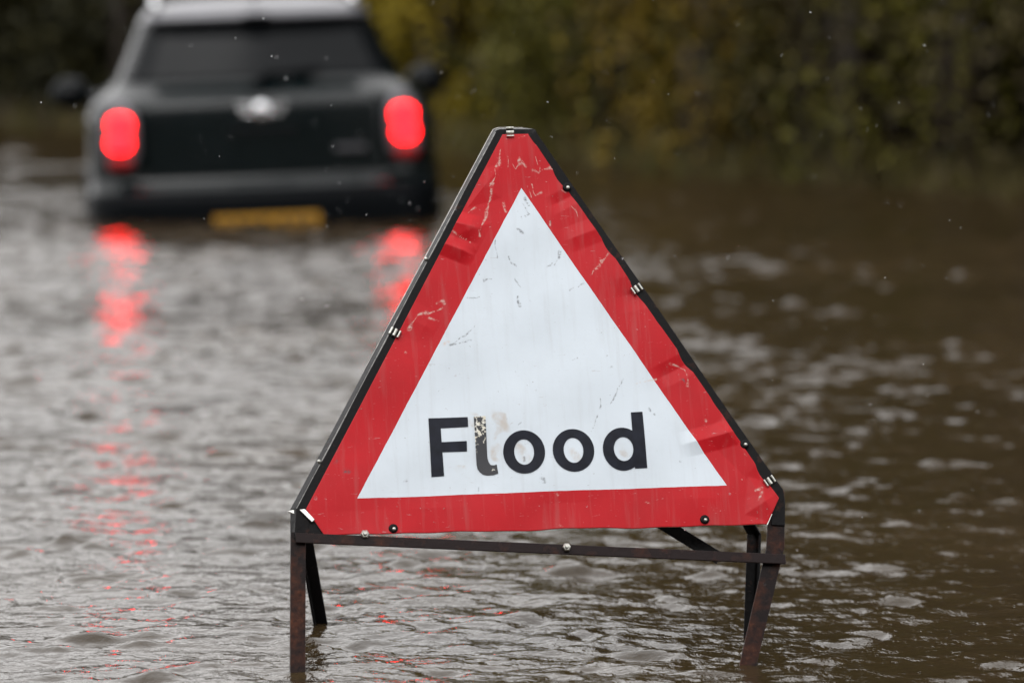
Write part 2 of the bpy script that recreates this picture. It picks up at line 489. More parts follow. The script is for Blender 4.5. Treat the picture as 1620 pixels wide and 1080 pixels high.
sm = lv.copy(); sm[1:-1, 1:] = .25 * lv[:-2, 1:] + .5 * lv[1:-1, 1:] + .25 * lv[2:, 1:]; lv = sm
NR, NK, NS, NF = 28, 9, 36, 20
def outline(z, w, r0, f0, rc, bow=.11):
    P = []
    xs = np.linspace(-(w - rc), w - rc, NR)
    P += [(x, r0 + bow * (x / w) ** 2, z) for x in xs]
    yb = r0 + bow * ((w - rc) / w) ** 2
    yr = yb + rc
    for k in range(1, NK + 1):
        a = -math.pi / 2 + k / (NK + 1) * math.pi / 2
        P.append((w - rc + rc * math.cos(a), yr + rc * math.sin(a), z))
    yf = f0 - bow - rc
    side = np.linspace(yr, yf, NS)
    P += [(w, y, z) for y in side]
    for k in range(1, NK + 1):
        a = k / (NK + 1) * math.pi / 2
        P.append((w - rc + rc * math.cos(a), yf + rc * math.sin(a), z))
    xs = np.linspace(w - rc, -(w - rc), NF)
    P += [(x, f0 - bow * (x / w) ** 2, z) for x in xs]
    for k in range(1, NK + 1):
        a = math.pi / 2 + k / (NK + 1) * math.pi / 2
        P.append((-(w - rc) + rc * math.cos(a), yf + rc * math.sin(a), z))
    P += [(-w, y, z) for y in side[::-1]]
    for k in range(1, NK + 1):
        a = math.pi + k / (NK + 1) * math.pi / 2
        P.append((-(w - rc) + rc * math.cos(a), yr + rc * math.sin(a), z))
    return P
S = np.array([outline(*q) for q in lv])           # level, column, xyz
nz, ncol = S.shape[:2]
nrm = np.cross(np.roll(S, -1, 1) - np.roll(S, 1, 1), np.gradient(S, axis=0)); nrm /= np.linalg.norm(nrm, axis=2)[..., None] + 1e-9
def shell(name, z0, z1, mat, cap_top=False, cap_bot=False):
    k = [i for i in range(nz) if z0 - 1e-6 <= lv[i, 0] <= z1 + 1e-6]
    mb = MB(); mb.rings([S[i] for i in k], True, False)
    m = len(k)
    if cap_top: mb.f.append(tuple((m - 1) * ncol + i for i in range(ncol)))
    if cap_bot: mb.f.append(tuple(range(ncol - 1, -1, -1)))
    return mb.build(name, mat, car, True)
def panel(name, cols, z0, z1, off, mat, parent=None):
    k = [i for i in range(nz) if z0 <= lv[i, 0] <= z1]
    cols = [c % ncol for c in cols]
    a = np.array([[S[i, c] + nrm[i, c] * off for c in cols] for i in k]); b_ = np.array([[S[i, c] - nrm[i, c] * .01 for c in cols] for i in k])
    nr, nc = a.shape[:2]
    v = np.concatenate([a.reshape(-1, 3), b_.reshape(-1, 3)]); f = grid_faces(nr, nc).tolist()
    q = nr * nc
    rim = [j for j in range(nc)] + [i * nc + nc - 1 for i in range(1, nr)] + [(nr - 1) * nc + j for j in range(nc - 2, -1, -1)] + [i * nc for i in range(nr - 2, 0, -1)]
    f += [(rim[(t + 1) % len(rim)], rim[t], q + rim[t], q + rim[(t + 1) % len(rim)]) for t in range(len(rim))]
    return fix_normals(mesh(name, v, f, mat, parent or car, True))
zs = lv[:, 0]
shell('body', .18, zs[zs <= 1.435].max(), M['paint'], False, True)
shell('roof', zs[zs <= 1.435].max(), 1.6, M['roof_paint'], True)
REAR = list(range(-NK, NR + NK))
panel('bumper', list(range(-NK - 4, NR + NK + 4)), .20, .60, .010, M['black_plastic'])
bl = panel('tailgate', list(range(0, NR)), .645, 1.04, .002, M['paint'])
panel('rear_window', list(range(-6, NR + 6)), 1.125, 1.41, .006, M['glass'])
s0 = NR + NK
for k0 in (s0, s0 + NS + NK + NF + NK):
    rev = k0 != s0
    for a_, b_ in ((3, 12), (13, 23), (24, 33)):
        cols = [k0 + (NS - 1 - i if rev else i) for i in range(a_, b_)]
        panel('side_window', sorted(cols), 1.14, 1.40, .004, M['glass'])
panel('windscreen', list(range(s0 + NS + 3, s0 + NS + NK + NF + NK - 3)), 1.14, 1.41, .004, M['glass'])
# roof spoiler over the rear window
mb = MB(); rg = []
for x in np.linspace(-.54, .54, 19):
    q = .5 + .11 * (x / .585) ** 2
    rg.append([(x, q - .11, 1.425), (x, q - .10, 1.455), (x, q + .06, 1.497 - .05 * x * x), (x, q + .10, 1.47), (x, q + .03, 1.415)])
mb.rings(rg); mb.build('roof_spoiler', M['roof_paint'], car, True)
MB().box((0, .385, 1.438), (.13, .03, .022)).build('high_brake_light', M['glass'], car, bevel=.004)
MB().tube([(0, .62, 1.53), (.0, .56, 1.60), (0, .48, 1.70)], [.012, .005, .003]).build('aerial', M['black_plastic'], car)
for s_ in (-1, 1):
    mb = MB(); mb.tube([(s_ * .495, .56, 1.475), (s_ * .50, .60, 1.535), (s_ * .505, .9, 1.565), (s_ * .505, 1.6, 1.565), (s_ * .49, 1.85, 1.50)], [.022, .026, .02, .02, .018], 10)
    mb.build('roof_rail', M['chrome'], car, True)
def rounded(cx, cz, w, h, y0, y1, nseg=28, p=3.0, bulge=.02, tilt=0.0):
    """a superellipse lens standing off the tail, domed"""
    rings = []
    for sc_, yy in ((1, y1), (1, y0), (.85, y0 - bulge * .6), (.5, y0 - bulge), (.02, y0 - bulge * 1.1)):
        ring = []
        for k in range(nseg):
            a = 2 * math.pi * k / nseg; c, s2 = math.cos(a), math.sin(a)
            x = w / 2 * math.copysign(abs(c) ** (2 / p), c) * sc_; z = h / 2 * math.copysign(abs(s2) ** (2 / p), s2) * sc_
            ring.append((cx + x, yy + tilt * x + (.1 * z), cz + z))
        rings.append(ring)
    return MB().rings(rings)
for s_ in (-1, 1):
    cx = s_ * .70
    hous = rounded(cx, .868, .185, .36, .115, .26, p=2.8, bulge=.012, tilt=s_ * .28).build('tail_light', M['tail_rim'], car, True)
    rounded(cx, .930, .120, .098, .098, .20, p=2.4, tilt=s_ * .28).build('brake_lens', M['brake'], hous, True)
    rounded(cx + s_ * .006, .843, .120, .098, .086, .20, p=2.4, tilt=s_ * .28).build('brake_lens', M['brake'], hous, True)
    rounded(cx + s_ * .008, .738, .13, .06, .085, .2, p=2.6, bulge=.01, tilt=s_ * .28).build('fog_lens', M['lens'], hous, True)
    # door mirrors
    mb = MB(); mb.tube([(s_ * .80, 2.45, 1.02), (s_ * .88, 2.44, 1.03)], [.03, .025], 8)
    arm = mb.build('mirror', M['paint'], car, True)
    mb = MB(); mb.rings([[(s_ * .97 + .105 * q * math.cos(a), yy + .0, 1.05 + .085 * q * math.sin(a)) for a in np.linspace(0, 2 * math.pi, 20)[:-1]] for q, yy in ((1, 2.36), (1.03, 2.40), (.9, 2.48), (.5, 2.54))])
    mb.build('mirror_shell', M['paint'], arm, True)
    mb = MB(); mb.rings([[(s_ * .97 + .088 * q * math.cos(a), yy, 1.05 + .07 * q * math.sin(a)) for a in np.linspace(0, 2 * math.pi, 20)[:-1]] for q, yy in ((1, 2.362), (1, 2.352), (.02, 2.350))])
    mb.build('mirror_glass', M['glass'], arm, True)
    for yw in (.78, 3.32):
        wh = MB().lathe((s_ * .70, yw, .33), (s_, 0, 0), [(0, .20), (0, .31), (.03, .33), (.16, .33), (.185, .31), (.185, .235), (.15, .225)], 36).build('wheel', M['rubber'], car, True)
        mb = MB().lathe((s_ * .70, yw, .33), (s_, 0, 0), [(.05, .03), (.178, .05), (.18, .03), (.18, .005)], 20)
        for q in range(5):
            a = q * 2 * math.pi / 5
            mb.prof((s_ * .87, yw + .03 * math.cos(a), .33 + .03 * math.sin(a)), (s_ * .86, yw + .225 * math.cos(a), .33 + .225 * math.sin(a)), (0, -math.sin(a), math.cos(a)), (1, 0, 0), [(-.028, -.015), (.028, -.015), (.022, .012), (-.022, .012)])
        mb.build('rim', M['alloy'], wh)
        mb = MB(); rg = []
        for t in np.linspace(-.15, math.pi + .15, 26):
            cy, cz = math.cos(t), math.sin(t)
            rg.append([(s_ * .855, yw + .335 * cy, .33 + .335 * cz), (s_ * .89, yw + .34 * cy, .33 + .34 * cz), (s_ * .893, yw + .38 * cy, .33 + .38 * cz), (s_ * .855, yw + .395 * cy, .33 + .395 * cz)])
        mb.rings(rg); mb.build('wheel_arch', M['black_plastic'], car, True)
    MB().prof((s_ * .868, 1.35, .93), (s_ * .868, 1.52, .93), (1, 0, 0), (0, 0, 1), [(-.01, -.014), (.03 * 1, -.01), (.03, .012), (-.01, .014)]).build('door_handle', M['chrome'], car, bevel=.004)
# winged badge, handle strip, plate, wiper
bd = MB().lathe((0, .075, .975), (0, -1, .1), [(-.03, .045), (.015, .045), (.02, .036), (.022, .01)], 24).build('badge', M['chrome'], car, True)
for s_ in (-1, 1):
    mb = MB()
    for q, ln in enumerate((.125, .115, .10)):
        z = 1.0 - q * .022
        mb.prof((s_ * .042, .07, z), (s_ * ln, .078, z + .004), (0, 1, 0), (0, 0, 1), [(-.012, -.008), (.03, -.008), (.03, .008), (-.012, .008)])
    mb.build('badge_wing', M['chrome'], bd, bevel=.002)
MB().prof((-.17, .07, .885), (.17, .07, .885), (0, 1, 0), (0, 0, 1), [(-.02, -.012), (.03, -.018), (.03, .018), (-.012, .012)]).build('tailgate_handle', M['black_plastic'], car, bevel=.004)
MB().box((.43, .085, .775), (.16, .02, .028)).build('model_badge', M['tail_rim'], car, bevel=.004)
plate = MB().box((0, -.032, .412), (.52, .012, .111)).build('number_plate', M['yellow'], car, bevel=.003)
for k, (x, w) in enumerate(((-.205, .04), (-.14, .045), (-.075, .03), (-.015, .045), (.075, .045), (.14, .04), (.205, .045))):
    MB().box((x, -.0395, .412), (w, .002, .07)).build('character_block', M['character'], plate)
mb = MB(); mb.tube([(0, .22, 1.115), (.03, .235, 1.145), (.30, .30, 1.17)], [.016, .011, .006], 8); mb.box((.17, .262, 1.16), (.30, .02, .012))
mb.build('rear_wiper', M['black_plastic'], car, True)
MB().lathe((0, .215, 1.11), (0, -1, .5), [(-.02, .03), (.02, .028), (.028, .01)], 14).build('wiper_hub', M['black_plastic'], car, True)

# ------------------------------------------------------------------ the flood sign
def rot_sign(yaw, lean, roll):
    return Matrix.Rotation(yaw, 3, 'Z') @ Matrix.Rotation(-lean, 3, 'X') @ Matrix(((1, 0, 0), (0, 0, -1), (0, 1, 0))) @ Matrix.Rotation(roll, 3, 'Z')
SR = rot_sign(R(6.366), R(22.261), R(1.378))
SO = Vector((.04985, 6.8265, .2688))           # middle of the white triangle's base
BASE = Vector((.05, 6.72, -.24))
sign = empty('flood_sign', BASE)
tag(sign, 'battered red and white triangular road sign reading Flood on a rusty stand', 'road sign')
SM = Matrix.Translation(SO - BASE) @ SR.to_4x4()
SMi = SM.inverted()
def in_plane(o): o.matrix_local = SM; return o
def W(p):  # world point -> coordinates of the sign plane
    return tuple(SMi @ (Vector(p) - BASE))

# --- plate with dents
def dent(x, y):
    z = np.zeros_like(x)
    def pyr(cx, cy, ang, ax, ay, d, p=1.0):
        c, s_ = math.cos(ang), math.sin(ang); u = (x - cx) * c + (y - cy) * s_; v = -(x - cx) * s_ + (y - cy) * c
        return d * np.clip(1 - np.abs(u) / ax - np.abs(v) / ay, 0, 1) ** p
    def roof(cx, cy, ang, half, ln, d):
        c, s_ = math.cos(ang), math.sin(ang); u = (x - cx) * c + (y - cy) * s_; v = -(x - cx) * s_ + (y - cy) * c
        return d * np.clip(1 - np.abs(v) / half, 0, 1) * np.clip((1 - np.abs(u) / ln) * 2.5, 0, 1)
    # crumpled fold on the upper left edge
    z += roof(-.118, .462, R(-18), .024, .050, .0075)
    z += roof(-.135, .425, R(-24), .020, .055, .0085)
    z += pyr(-.095, .445, R(20), .045, .04, .004)
    z += pyr(-.060, .525, R(50), .05, .035, .004)
    # bends on the right-hand border
    z += roof(.300, .085, R(12), .022, .075, .0055)
    z += roof(.330, .060, R(-50), .03, .06, .004)
    z += roof(.245, .205, R(25), .020, .06, -.0035)
    z += roof(.125, .445, R(18), .022, .07, .0032)
    z += roof(.195, .335, R(10), .03, .06, -.003)
    z += roof(.085, .505, R(25), .016, .05, -.003)
    z += roof(-.20, .30, R(-30), .03, .05, .0022)
    z += pyr(.36, -.03, R(30), .04, .05, .006)
    # soft buckling of the whole sheet
    z += .0022 * np.sin(x * 13 + 1.0) * np.sin(y * 11 + .5) + .0009 * np.sin(x * 37 + y * 21) + .0007 * np.sin(x * 19 - y * 43 + 2)
    edge_b = np.clip((-.02 - y) / .045, 0, 1)
    z += edge_b * (.0025 * np.sin(x * 17 + 1) + .0015 * np.sin(x * 41))
    return z
def xl(y): return np.interp(y, [-.0587, -.0148, .6136], [-.3558, -.3829, -.0253])
def xr(y):
    base = np.interp(y, [-.068, -.0254, .6124], [.3585, .3839, .0199])
    chip = .0022 * np.clip(np.sin(y * 61 + 1) + np.sin(y * 97), 0, 2) + .0018 * np.sin(y * 23 + 1)
    return base - np.clip(chip, -.001, .006)
NRW, NCL = 420, 430
tv = np.linspace(0, 1, NRW); tu = np.linspace(0, 1, NCL)
PX = np.zeros((NRW, NCL)); PY = np.zeros((NRW, NCL))
for i, t in enumerate(tv):
    # rows run from the slightly sloping bottom edge to the flat top
    y_l, y_r = -.0587 + t * (.6136 + .0587), -.068 + t * (.6124 + .068)
    PX[i] = xl(y_l) + (xr(y_r) - xl(y_l)) * tu
    PY[i] = y_l + (y_r - y_l) * tu
PY += np.clip(1 - tv * 18, 0, 1)[:, None] * (.0008 * np.sin(PX * 29) + .0005 * np.sin(PX * 77))
PZ = dent(PX, PY)
PV = np.stack([PX, PY, PZ], -1).reshape(-1, 3)

DARK =[ [(-0.0008,0.4920),(0.0049,0.4830),(0.0085,0.4741),(0.0019,0.4699)],[(0.0052,0.5029),(0.0115,0.4883)],[(-0.0022,0.4711),(0.0053,0.4731)],[(-0.0478,0.4296),(-0.0499,0.4132),(-0.0487,0.4001)],[(-0.0279,0.3994),(-0.0253,0.3906),(-0.0174,0.3849)],[(-0.0199,0.3631),(-0.0175,0.3521),(-0.0127,0.3465)],[(0.0564,0.4100),(0.0521,0.3937),(0.0440,0.3830)],[(0.0413,0.3885),(0.0356,0.3821)],[(-0.0720,0.3615),(-0.0574,0.3621)],[(-0.1028,0.3331),(-0.0801,0.3324)],[(-0.1358,0.2530),(-0.1102,0.2662),(-0.0915,0.2839)],[(-0.1358,0.2530),(-0.1004,0.2572)],[(-0.0143,0.4473),(-0.0041,0.4426)],[(0.0627,0.2194),(0.0703,0.2234)],[(0.1014,0.1374),(0.1057,0.1533)],[(0.0885,0.1025),(0.0973,0.1236)],[(0.1194,0.1421),(0.1432,0.1843)],[(0.1819,0.1324),(0.1839,0.1313)],[(0.1907,0.1257),(0.1917,0.1246)],[(-0.1054,0.0170),(-0.1030,0.0064)],[(-0.0345,0.1122),(-0.0290,0.1173)],[(-0.0278,0.0598),(-0.0261,0.0534)],[(-0.0017,0.0206),(0.0014,0.0205)],[(0.0023,0.3221),(0.0043,0.3210)],[(-0.0179,0.3304),(-0.0170,0.3130)],[(0.0820,0.3435),(0.0898,0.3509)],[(0.0431,0.4598),(0.0449,0.4565)],[(0.1187,0.2035),(0.1271,0.2043)],[(-0.1589,0.1785),(-0.1580,0.1764)],[(-0.2222,0.0266),(-0.2202,0.0265)],[(0.2278,0.0420),(0.2287,0.0409)],[(0.2418,0.1810),(0.2436,0.1766)],[(0.0023,0.0184),(0.0032,0.0162)],[(0.0691,0.3385),(0.0726,0.3438)] ]
LIGHT =[ [(-0.0109,0.5609),(-0.0073,0.5519),(-0.0005,0.5584),(-0.0018,0.5718)],[(0.0021,0.5661),(0.0077,0.5560)],[(0.0231,0.5511),(0.0299,0.5431),(0.0351,0.5574)],[(0.0281,0.5465),(0.0495,0.5526)],[(-0.0290,0.5892),(-0.0336,0.5671),(-0.0395,0.5562)],[(-0.0408,0.5529),(-0.0437,0.5397),(-0.0521,0.5233)],[(-0.0205,0.5745),(-0.0194,0.5589)],[(-0.0455,0.5287),(-0.0564,0.4903),(-0.0626,0.4740)],[(-0.0626,0.4740),(-0.0727,0.4468)],[(-0.0769,0.4470),(-0.0755,0.4359)],[(0.0162,0.5269),(0.0231,0.5046),(0.0339,0.5098)],[(0.0113,0.5160),(0.0167,0.5025)],[(0.0311,0.5597),(0.0276,0.5709)],[(0.1056,0.3679),(0.1308,0.3967)],[(0.1218,0.3893),(0.1352,0.3999)],[(-0.0915,0.4804),(-0.0806,0.4877)],[(-0.1197,0.4450),(-0.0986,0.4333)],[(-0.0917,0.4277),(-0.0897,0.4265)],[(-0.1532,0.3217),(-0.1425,0.3289),(-0.1397,0.3234)],[(-0.1854,0.3032),(-0.1433,0.3159)],[(-0.1990,0.2820),(-0.1854,0.3032)],[(-0.1671,0.2983),(-0.1498,0.2934)],[(-0.2094,0.2446),(-0.2065,0.2424)],[(0.0007,0.6084),(0.0092,0.6104)],[(0.0409,0.5506),(0.0598,0.5500)],[(-0.0299,0.4951),(-0.0289,0.4785)],[(0.0679,0.5143),(0.0738,0.5086)],[(0.0816,0.4863),(0.0905,0.4639)],[(0.0431,0.4598),(0.0447,0.4532)],[(0.2544,0.2075),(0.2704,0.2124)],[(0.3336,0.0542),(0.3371,0.0466)],[(0.3235,0.0087),(0.3245,0.0076)],[(0.3557,-0.0159),(0.3471,-0.0315)],[(0.3458,-0.0102),(0.3564,-0.0074)],[(0.0226,-0.0584),(0.0295,-0.0618)],[(0.3101,0.1226),(0.3119,0.1193)],[(-0.1471,0.2533),(-0.1365,0.2584)],[(0.1667,0.1781),(0.2003,0.1824)],[(0.1659,-0.0226),(0.1738,-0.0271)],[(0.0213,-0.0035),(0.0232,-0.0057)],[(-0.0046,-0.0078),(-0.0027,-0.0089)],[(0.2728,0.1121),(0.2746,0.1088)],[(0.2231,0.2086),(0.2483,0.1969),(0.2493,0.1699)] ]
REDDARK =[ [(-0.3327,0.0909),(-0.3281,0.0823)],[(-0.3322,0.0613),(-0.3312,0.0612)],[(-0.3168,0.0459),(-0.3127,0.0458)],[(-0.0762,0.5240),(-0.0826,0.5220)],[(-0.2471,-0.0524),(-0.2442,-0.0535)] ]
STAIN =[ [(-0.0696,0.1273),(-0.0631,0.1164),(-0.0696,0.0953)],[(-0.0655,0.0792),(-0.0749,0.0615)],[(-0.1271,0.0464),(-0.1241,0.0452)],[(-0.0979,0.1336),(-0.1091,0.1202)],[(-0.0548,0.1321),(-0.0540,0.1140)],[(0.0526,0.0611),(0.0543,0.0568)],[(0.1333,0.0646),(0.1350,0.0603)],[(-0.0329,0.0749),(-0.0219,0.0553)] ]
def strokes(lst, wid):
    m = np.zeros(len(PV)); P = PV[:, :2] + .0016 * np.column_stack([np.sin(PV[:, 1] * 140 + 2 * np.sin(PV[:, 0] * 170)), np.sin(PV[:, 0] * 120 + 2 * np.sin(PV[:, 1] * 190))])
    wid = wid * (.75 + .5 * np.sin(PV[:, 0] * 150 + PV[:, 1] * 90))
    for s_ in lst:
        for a, b_ in zip(s_[:-1], s_[1:]):
            a, b_ = np.array(a), np.array(b_); ab = b_ - a
            t = np.clip(((P - a) @ ab) / (ab @ ab + 1e-12), 0, 1)
            d = np.linalg.norm(P - a - t[:, None] * ab, axis=1)
            m = np.maximum(m, np.clip(1.5 - d / wid, 0, 1))
    return m
pl = mesh('sign_plate', PV, grid_faces(NRW, NCL), None, sign, True)
for nm, arr in (('scuff_dark', np.maximum(strokes(DARK, .0013), strokes(REDDARK, .0026))), ('scuff_light', strokes(LIGHT, .0017)), ('stain', strokes(STAIN, .0075))):
    at = pl.data.attributes.new(nm, 'FLOAT', 'POINT'); at.data.foreach_set('value', arr.astype(np.float32))
mp_, n, l, b = new_mat('reflective_sign_face')
tc = n.new('ShaderNodeTexCoord'); ob = tc.outputs['Object']
sep = n.new('ShaderNodeSeparateXYZ'); l.new(ob, sep.inputs[0]); ox, oy = sep.outputs[0], sep.outputs[1]
# distance inside the white triangle (side 0.6)
wob = mth(n, l, 'MULTIPLY_ADD', noise(n, l, 40, 2, .5, ob), .0012, -.0006)
dl = mth(n, l, 'ADD', mth(n, l, 'MULTIPLY', ox, .8660), mth(n, l, 'MULTIPLY_ADD', oy, -.5, .2598))
dr = mth(n, l, 'ADD', mth(n, l, 'MULTIPLY', ox, -.8660), mth(n, l, 'MULTIPLY_ADD', oy, -.5, .2598))
inside = mth(n, l, 'GREATER_THAN', mth(n, l, 'ADD', mth(n, l, 'MINIMUM', mth(n, l, 'MINIMUM', dl, dr), oy), wob), 0.0)
def attr(nm):
    a = n.new('ShaderNodeAttribute'); a.attribute_name = nm; return a.outputs['Fac']
grime = noise(n, l, 9, 7, .65, ob); speck = noise(n, l, 170, 3, .6, ob); blot = noise(n, l, 32, 5, .6, ob, .6)
white = mix(n, l, ramp(n, l, grime, [(.45, (0, 0, 0)), (.8, (.5, .5, .5))]), (.640, .705, .765), (.53, .58, .62))
red = mix(n, l, ramp(n, l, grime, [(.3, (0, 0, 0)), (.7, (1, 1, 1))]), (.50, .0105, .017), (.42, .011, .016))
face = mix(n, l, inside, red, white)
# fine hairline scratches over the whole plate
mpv = n.new('ShaderNodeMapping'); l.new(ob, mpv.inputs['Vector']); mpv.inputs['Scale'].default_value = (1, 5, 1); mpv.inputs['Rotation'].default_value = (0, 0, .6)
hair = ramp(n, l, noise(n, l, 60, 2, .5, mpv.outputs[0], 1.2), [(.715, (0, 0, 0)), (.74, (1, 1, 1))])
face = mix(n, l, mth(n, l, 'MULTIPLY', hair, .38), face, (.42, .40, .40))
spk = ramp(n, l, speck, [(.71, (0, 0, 0)), (.75, (1, 1, 1))])
face = mix(n, l, mth(n, l, 'MULTIPLY', spk, .65), face, (.20, .18, .17))
mpr = n.new('ShaderNodeMapping'); l.new(ob, mpr.inputs['Vector']); mpr.inputs['Scale'].default_value = (1, .07, 1)
runs = ramp(n, l, noise(n, l, 75, 4, .6, mpr.outputs[0]), [(.52, (0, 0, 0)), (.78, (1, 1, 1))])
face = mix(n, l, mth(n, l, 'MULTIPLY', runs, .15), face, (.30, .28, .26))
st = mth(n, l, 'MULTIPLY', attr('stain'), ramp(n, l, blot, [(.40, (.05, .05, .05)), (.62, (.8, .8, .8))]), clamp=True)
face = mix(n, l, st, face, (.50, .45, .40))
brk = ramp(n, l, noise(n, l, 240, 3, .6, ob), [(.38, (.05, .05, .05)), (.60, (1, 1, 1))])
lt = mth(n, l, 'MULTIPLY', attr('scuff_light'), brk)
face = mix(n, l, mth(n, l, 'MULTIPLY', lt, .72), face, (.62, .50, .44))
dk = mth(n, l, 'MULTIPLY', attr('scuff_dark'), brk)
face = mix(n, l, mth(n, l, 'MULTIPLY', dk, .75), face, (.09, .09, .10))
l.new(face, b.inputs['Base Color']); b.inputs['Specular IOR Level'].default_value = .16
rr_ = n.new('ShaderNodeMapRange'); l.new(grime, rr_.inputs[0]); rr_.inputs[3].default_value = .22; rr_.inputs[4].default_value = .48
l.new(rr_.outputs[0], b.inputs['Roughness'])
bump(n, l, b, mth(n, l, 'ADD', speck, mth(n, l, 'MULTIPLY', dk, -2.0)), .10, .001)
pl.data.materials.append(mp_); pl.data.materials.append(M['bare_metal'])
sd = pl.modifiers.new('thickness', 'SOLIDIFY'); sd.thickness = .0022; sd.offset = -1; sd.material_offset = 1; sd.material_offset_rim = 1
in_plane(pl)

# --- letters, a film on the plate
mi, n, l, b = new_mat('worn_black_film')
tc = n.new('ShaderNodeTexCoord')
wv = n.new('ShaderNodeTexVoronoi'); wv.inputs['Scale'].default_value = 130; l.new(tc.outputs['Object'], wv.inputs['Vector'])
sp_ = n.new('ShaderNodeSeparateXYZ'); l.new(tc.outputs['Object'], sp_.inputs[0])
up = n.new('ShaderNodeMapRange'); l.new(sp_.outputs[1], up.inputs[0]); up.inputs[1].default_value = .03; up.inputs[2].default_value = .13; up.inputs[3].default_value = -.10; up.inputs[4].default_value = .12
wn_ = mth(n, l, 'ADD', noise(n, l, 110, 3, .6, tc.outputs['Object'], .5), up.outputs[0])
k = ramp(n, l, wn_, [(.60, (0, 0, 0)), (.64, (1, 1, 1))])
l.new(mix(n, l, k, (.012, .013, .018), mix(n, l, wv.outputs['Distance'], (.62, .58, .45), (.75, .74, .70))), b.inputs['Base Color'])
b.inputs['Roughness'].default_value = .45
def letter(rings_or_poly, mat, label=None):
    """polygons given in plate coordinates; each is ear-cut by bmesh and laid 0.7 mm above the dented sheet"""
    v, f = rings_or_poly
    v = np.array(v); z = dent(v[:, 0], v[:, 1]) + .0007
    o = mesh('letter', np.column_stack([v, z]), f, mat, pl)
    if label: o['label'] = label
    return o
def strip(polyA, polyB):  # quads between two equal point rows
    m = len(polyA)
    return list(polyA) + list(polyB), [(i, i + 1, m + i + 1, m + i) for i in range(m - 1)]
def dense(p, q, k): return [(p[0] + (q[0] - p[0]) * t, p[1] + (q[1] - p[1]) * t) for t in np.linspace(0, 1, k)]
def join(*parts):
    V_, F_ = [], []
    for v, f in parts:
        o = len(V_); V_ += v; F_ += [tuple(i + o for i in q) for q in f]
    return V_, F_
def quad(a, b_, c, d, k=14): return strip(dense(a, b_, k), dense(d, c, k))
letter(join(quad((-.1774, .13), (-.1784, .0314), (-.1579, .0322), (-.1588, .1300)),
            quad((-.1588, .1300), (-.1136, .1299), (-.1139, .1133), (-.1588, .1123)),
            quad((-.1591, .0889), (-.1177, .0896), (-.1183, .0720), (-.1583, .0719))), M['ink'])
lA = dense((-.1039, .1301), (-.1043, .0498), 14) + [(-.1033, .0424), (-.1002, .0370), (-.0952, .0325), (-.0881, .0306), (-.0789, .0309), (-.0702, .0331)]
lB = dense((-.0848, .1302), (-.0861, .0624), 14) + [(-.0856, .0575), (-.0845, .0533), (-.0828, .0500), (-.0809, .0479), (-.0765, .0474), (-.0716, .0486)]
letter(strip(lA, lB), mi, 'flaking letter l with most of its upper half worn pale')
def ring(cx, cy, rx, ry, ix, iy, icx=None, icy=None):
    icx = cx if icx is None else icx; icy = cy if icy is None else icy
    a = np.linspace(0, 2 * math.pi, 57)
    A = [(cx + rx * math.cos(t), cy + ry * math.sin(t)) for t in a]; B = [(icx + ix * math.cos(t), icy + iy * math.sin(t)) for t in a]
    return strip(A, B)
letter(ring(-.0262, .0672, .0338, .0362, .0160, .0212), M['ink'])
letter(ring(.0540, .0669, .0338, .0362, .0160, .0212), M['ink'])
letter(join(ring(.1345, .0663, .0325, .0360, .0158, .0200, .1358), quad((.1523, .1278), (.1521, .0331), (.1723, .0334), (.1715, .1285), 18)), M['ink'])

# --- front frame: angle iron bent round the plate, its outer flange sprung open on the left
def frame_path():
    L0, L1 = np.array((-.3979, -.0121)), np.array((-.0370, .6195))
    R0, R1 = np.array((.0325, .6160)), np.array((.3915, -.0095))
    st = [((-.4034, -.0611), 6), ((-.4000, -.030), 8)]
    for t in np.linspace(0, 1, 15):
        st.append((tuple(L0 + (L1 - L0) * t), 9.5 - 3.0 * t))
    st += [((-.0335, .6232), 8.5), ((-.0285, .6248), 9.0), ((-.015, .6248), 9.0), ((.012, .6240), 8.5), ((.0265, .6234), 7), ((.0305, .6205), 4)]
    for t in np.linspace(0, 1, 15):
        st.append((tuple(R0 + (R1 - R0) * t), 1.5 - .5 * t))
    st += [((.3935, -.030), 1.5), ((.3900, -.070), 1.5)]
    return st
st = frame_path(); P2 = np.array([s_[0] for s_ in st]); rgs = []
for i, (p, sp) in enumerate(st):
    t = P2[min(i + 1, len(P2) - 1)] - P2[max(i - 1, 0)]; t /= np.linalg.norm(t)
    out = np.array((-t[1], t[0], 0)); p3 = np.array((p[0], p[1], -.004 + .0012 * math.sin(i * .9))); bk = np.array((0, 0, -1.0)); sp /= 1000; th_ = .0028
    p0 = p3 - out * .022; pb = p3 + out * sp + bk * .016
    rgs.append([p3, p0, p0 + bk * th_, p3 - out * th_ + bk * th_, pb - out * th_ * 1.2, pb])
in_plane(MB().rings(rgs).build('front_frame', M['steel'], sign, False, .0009))

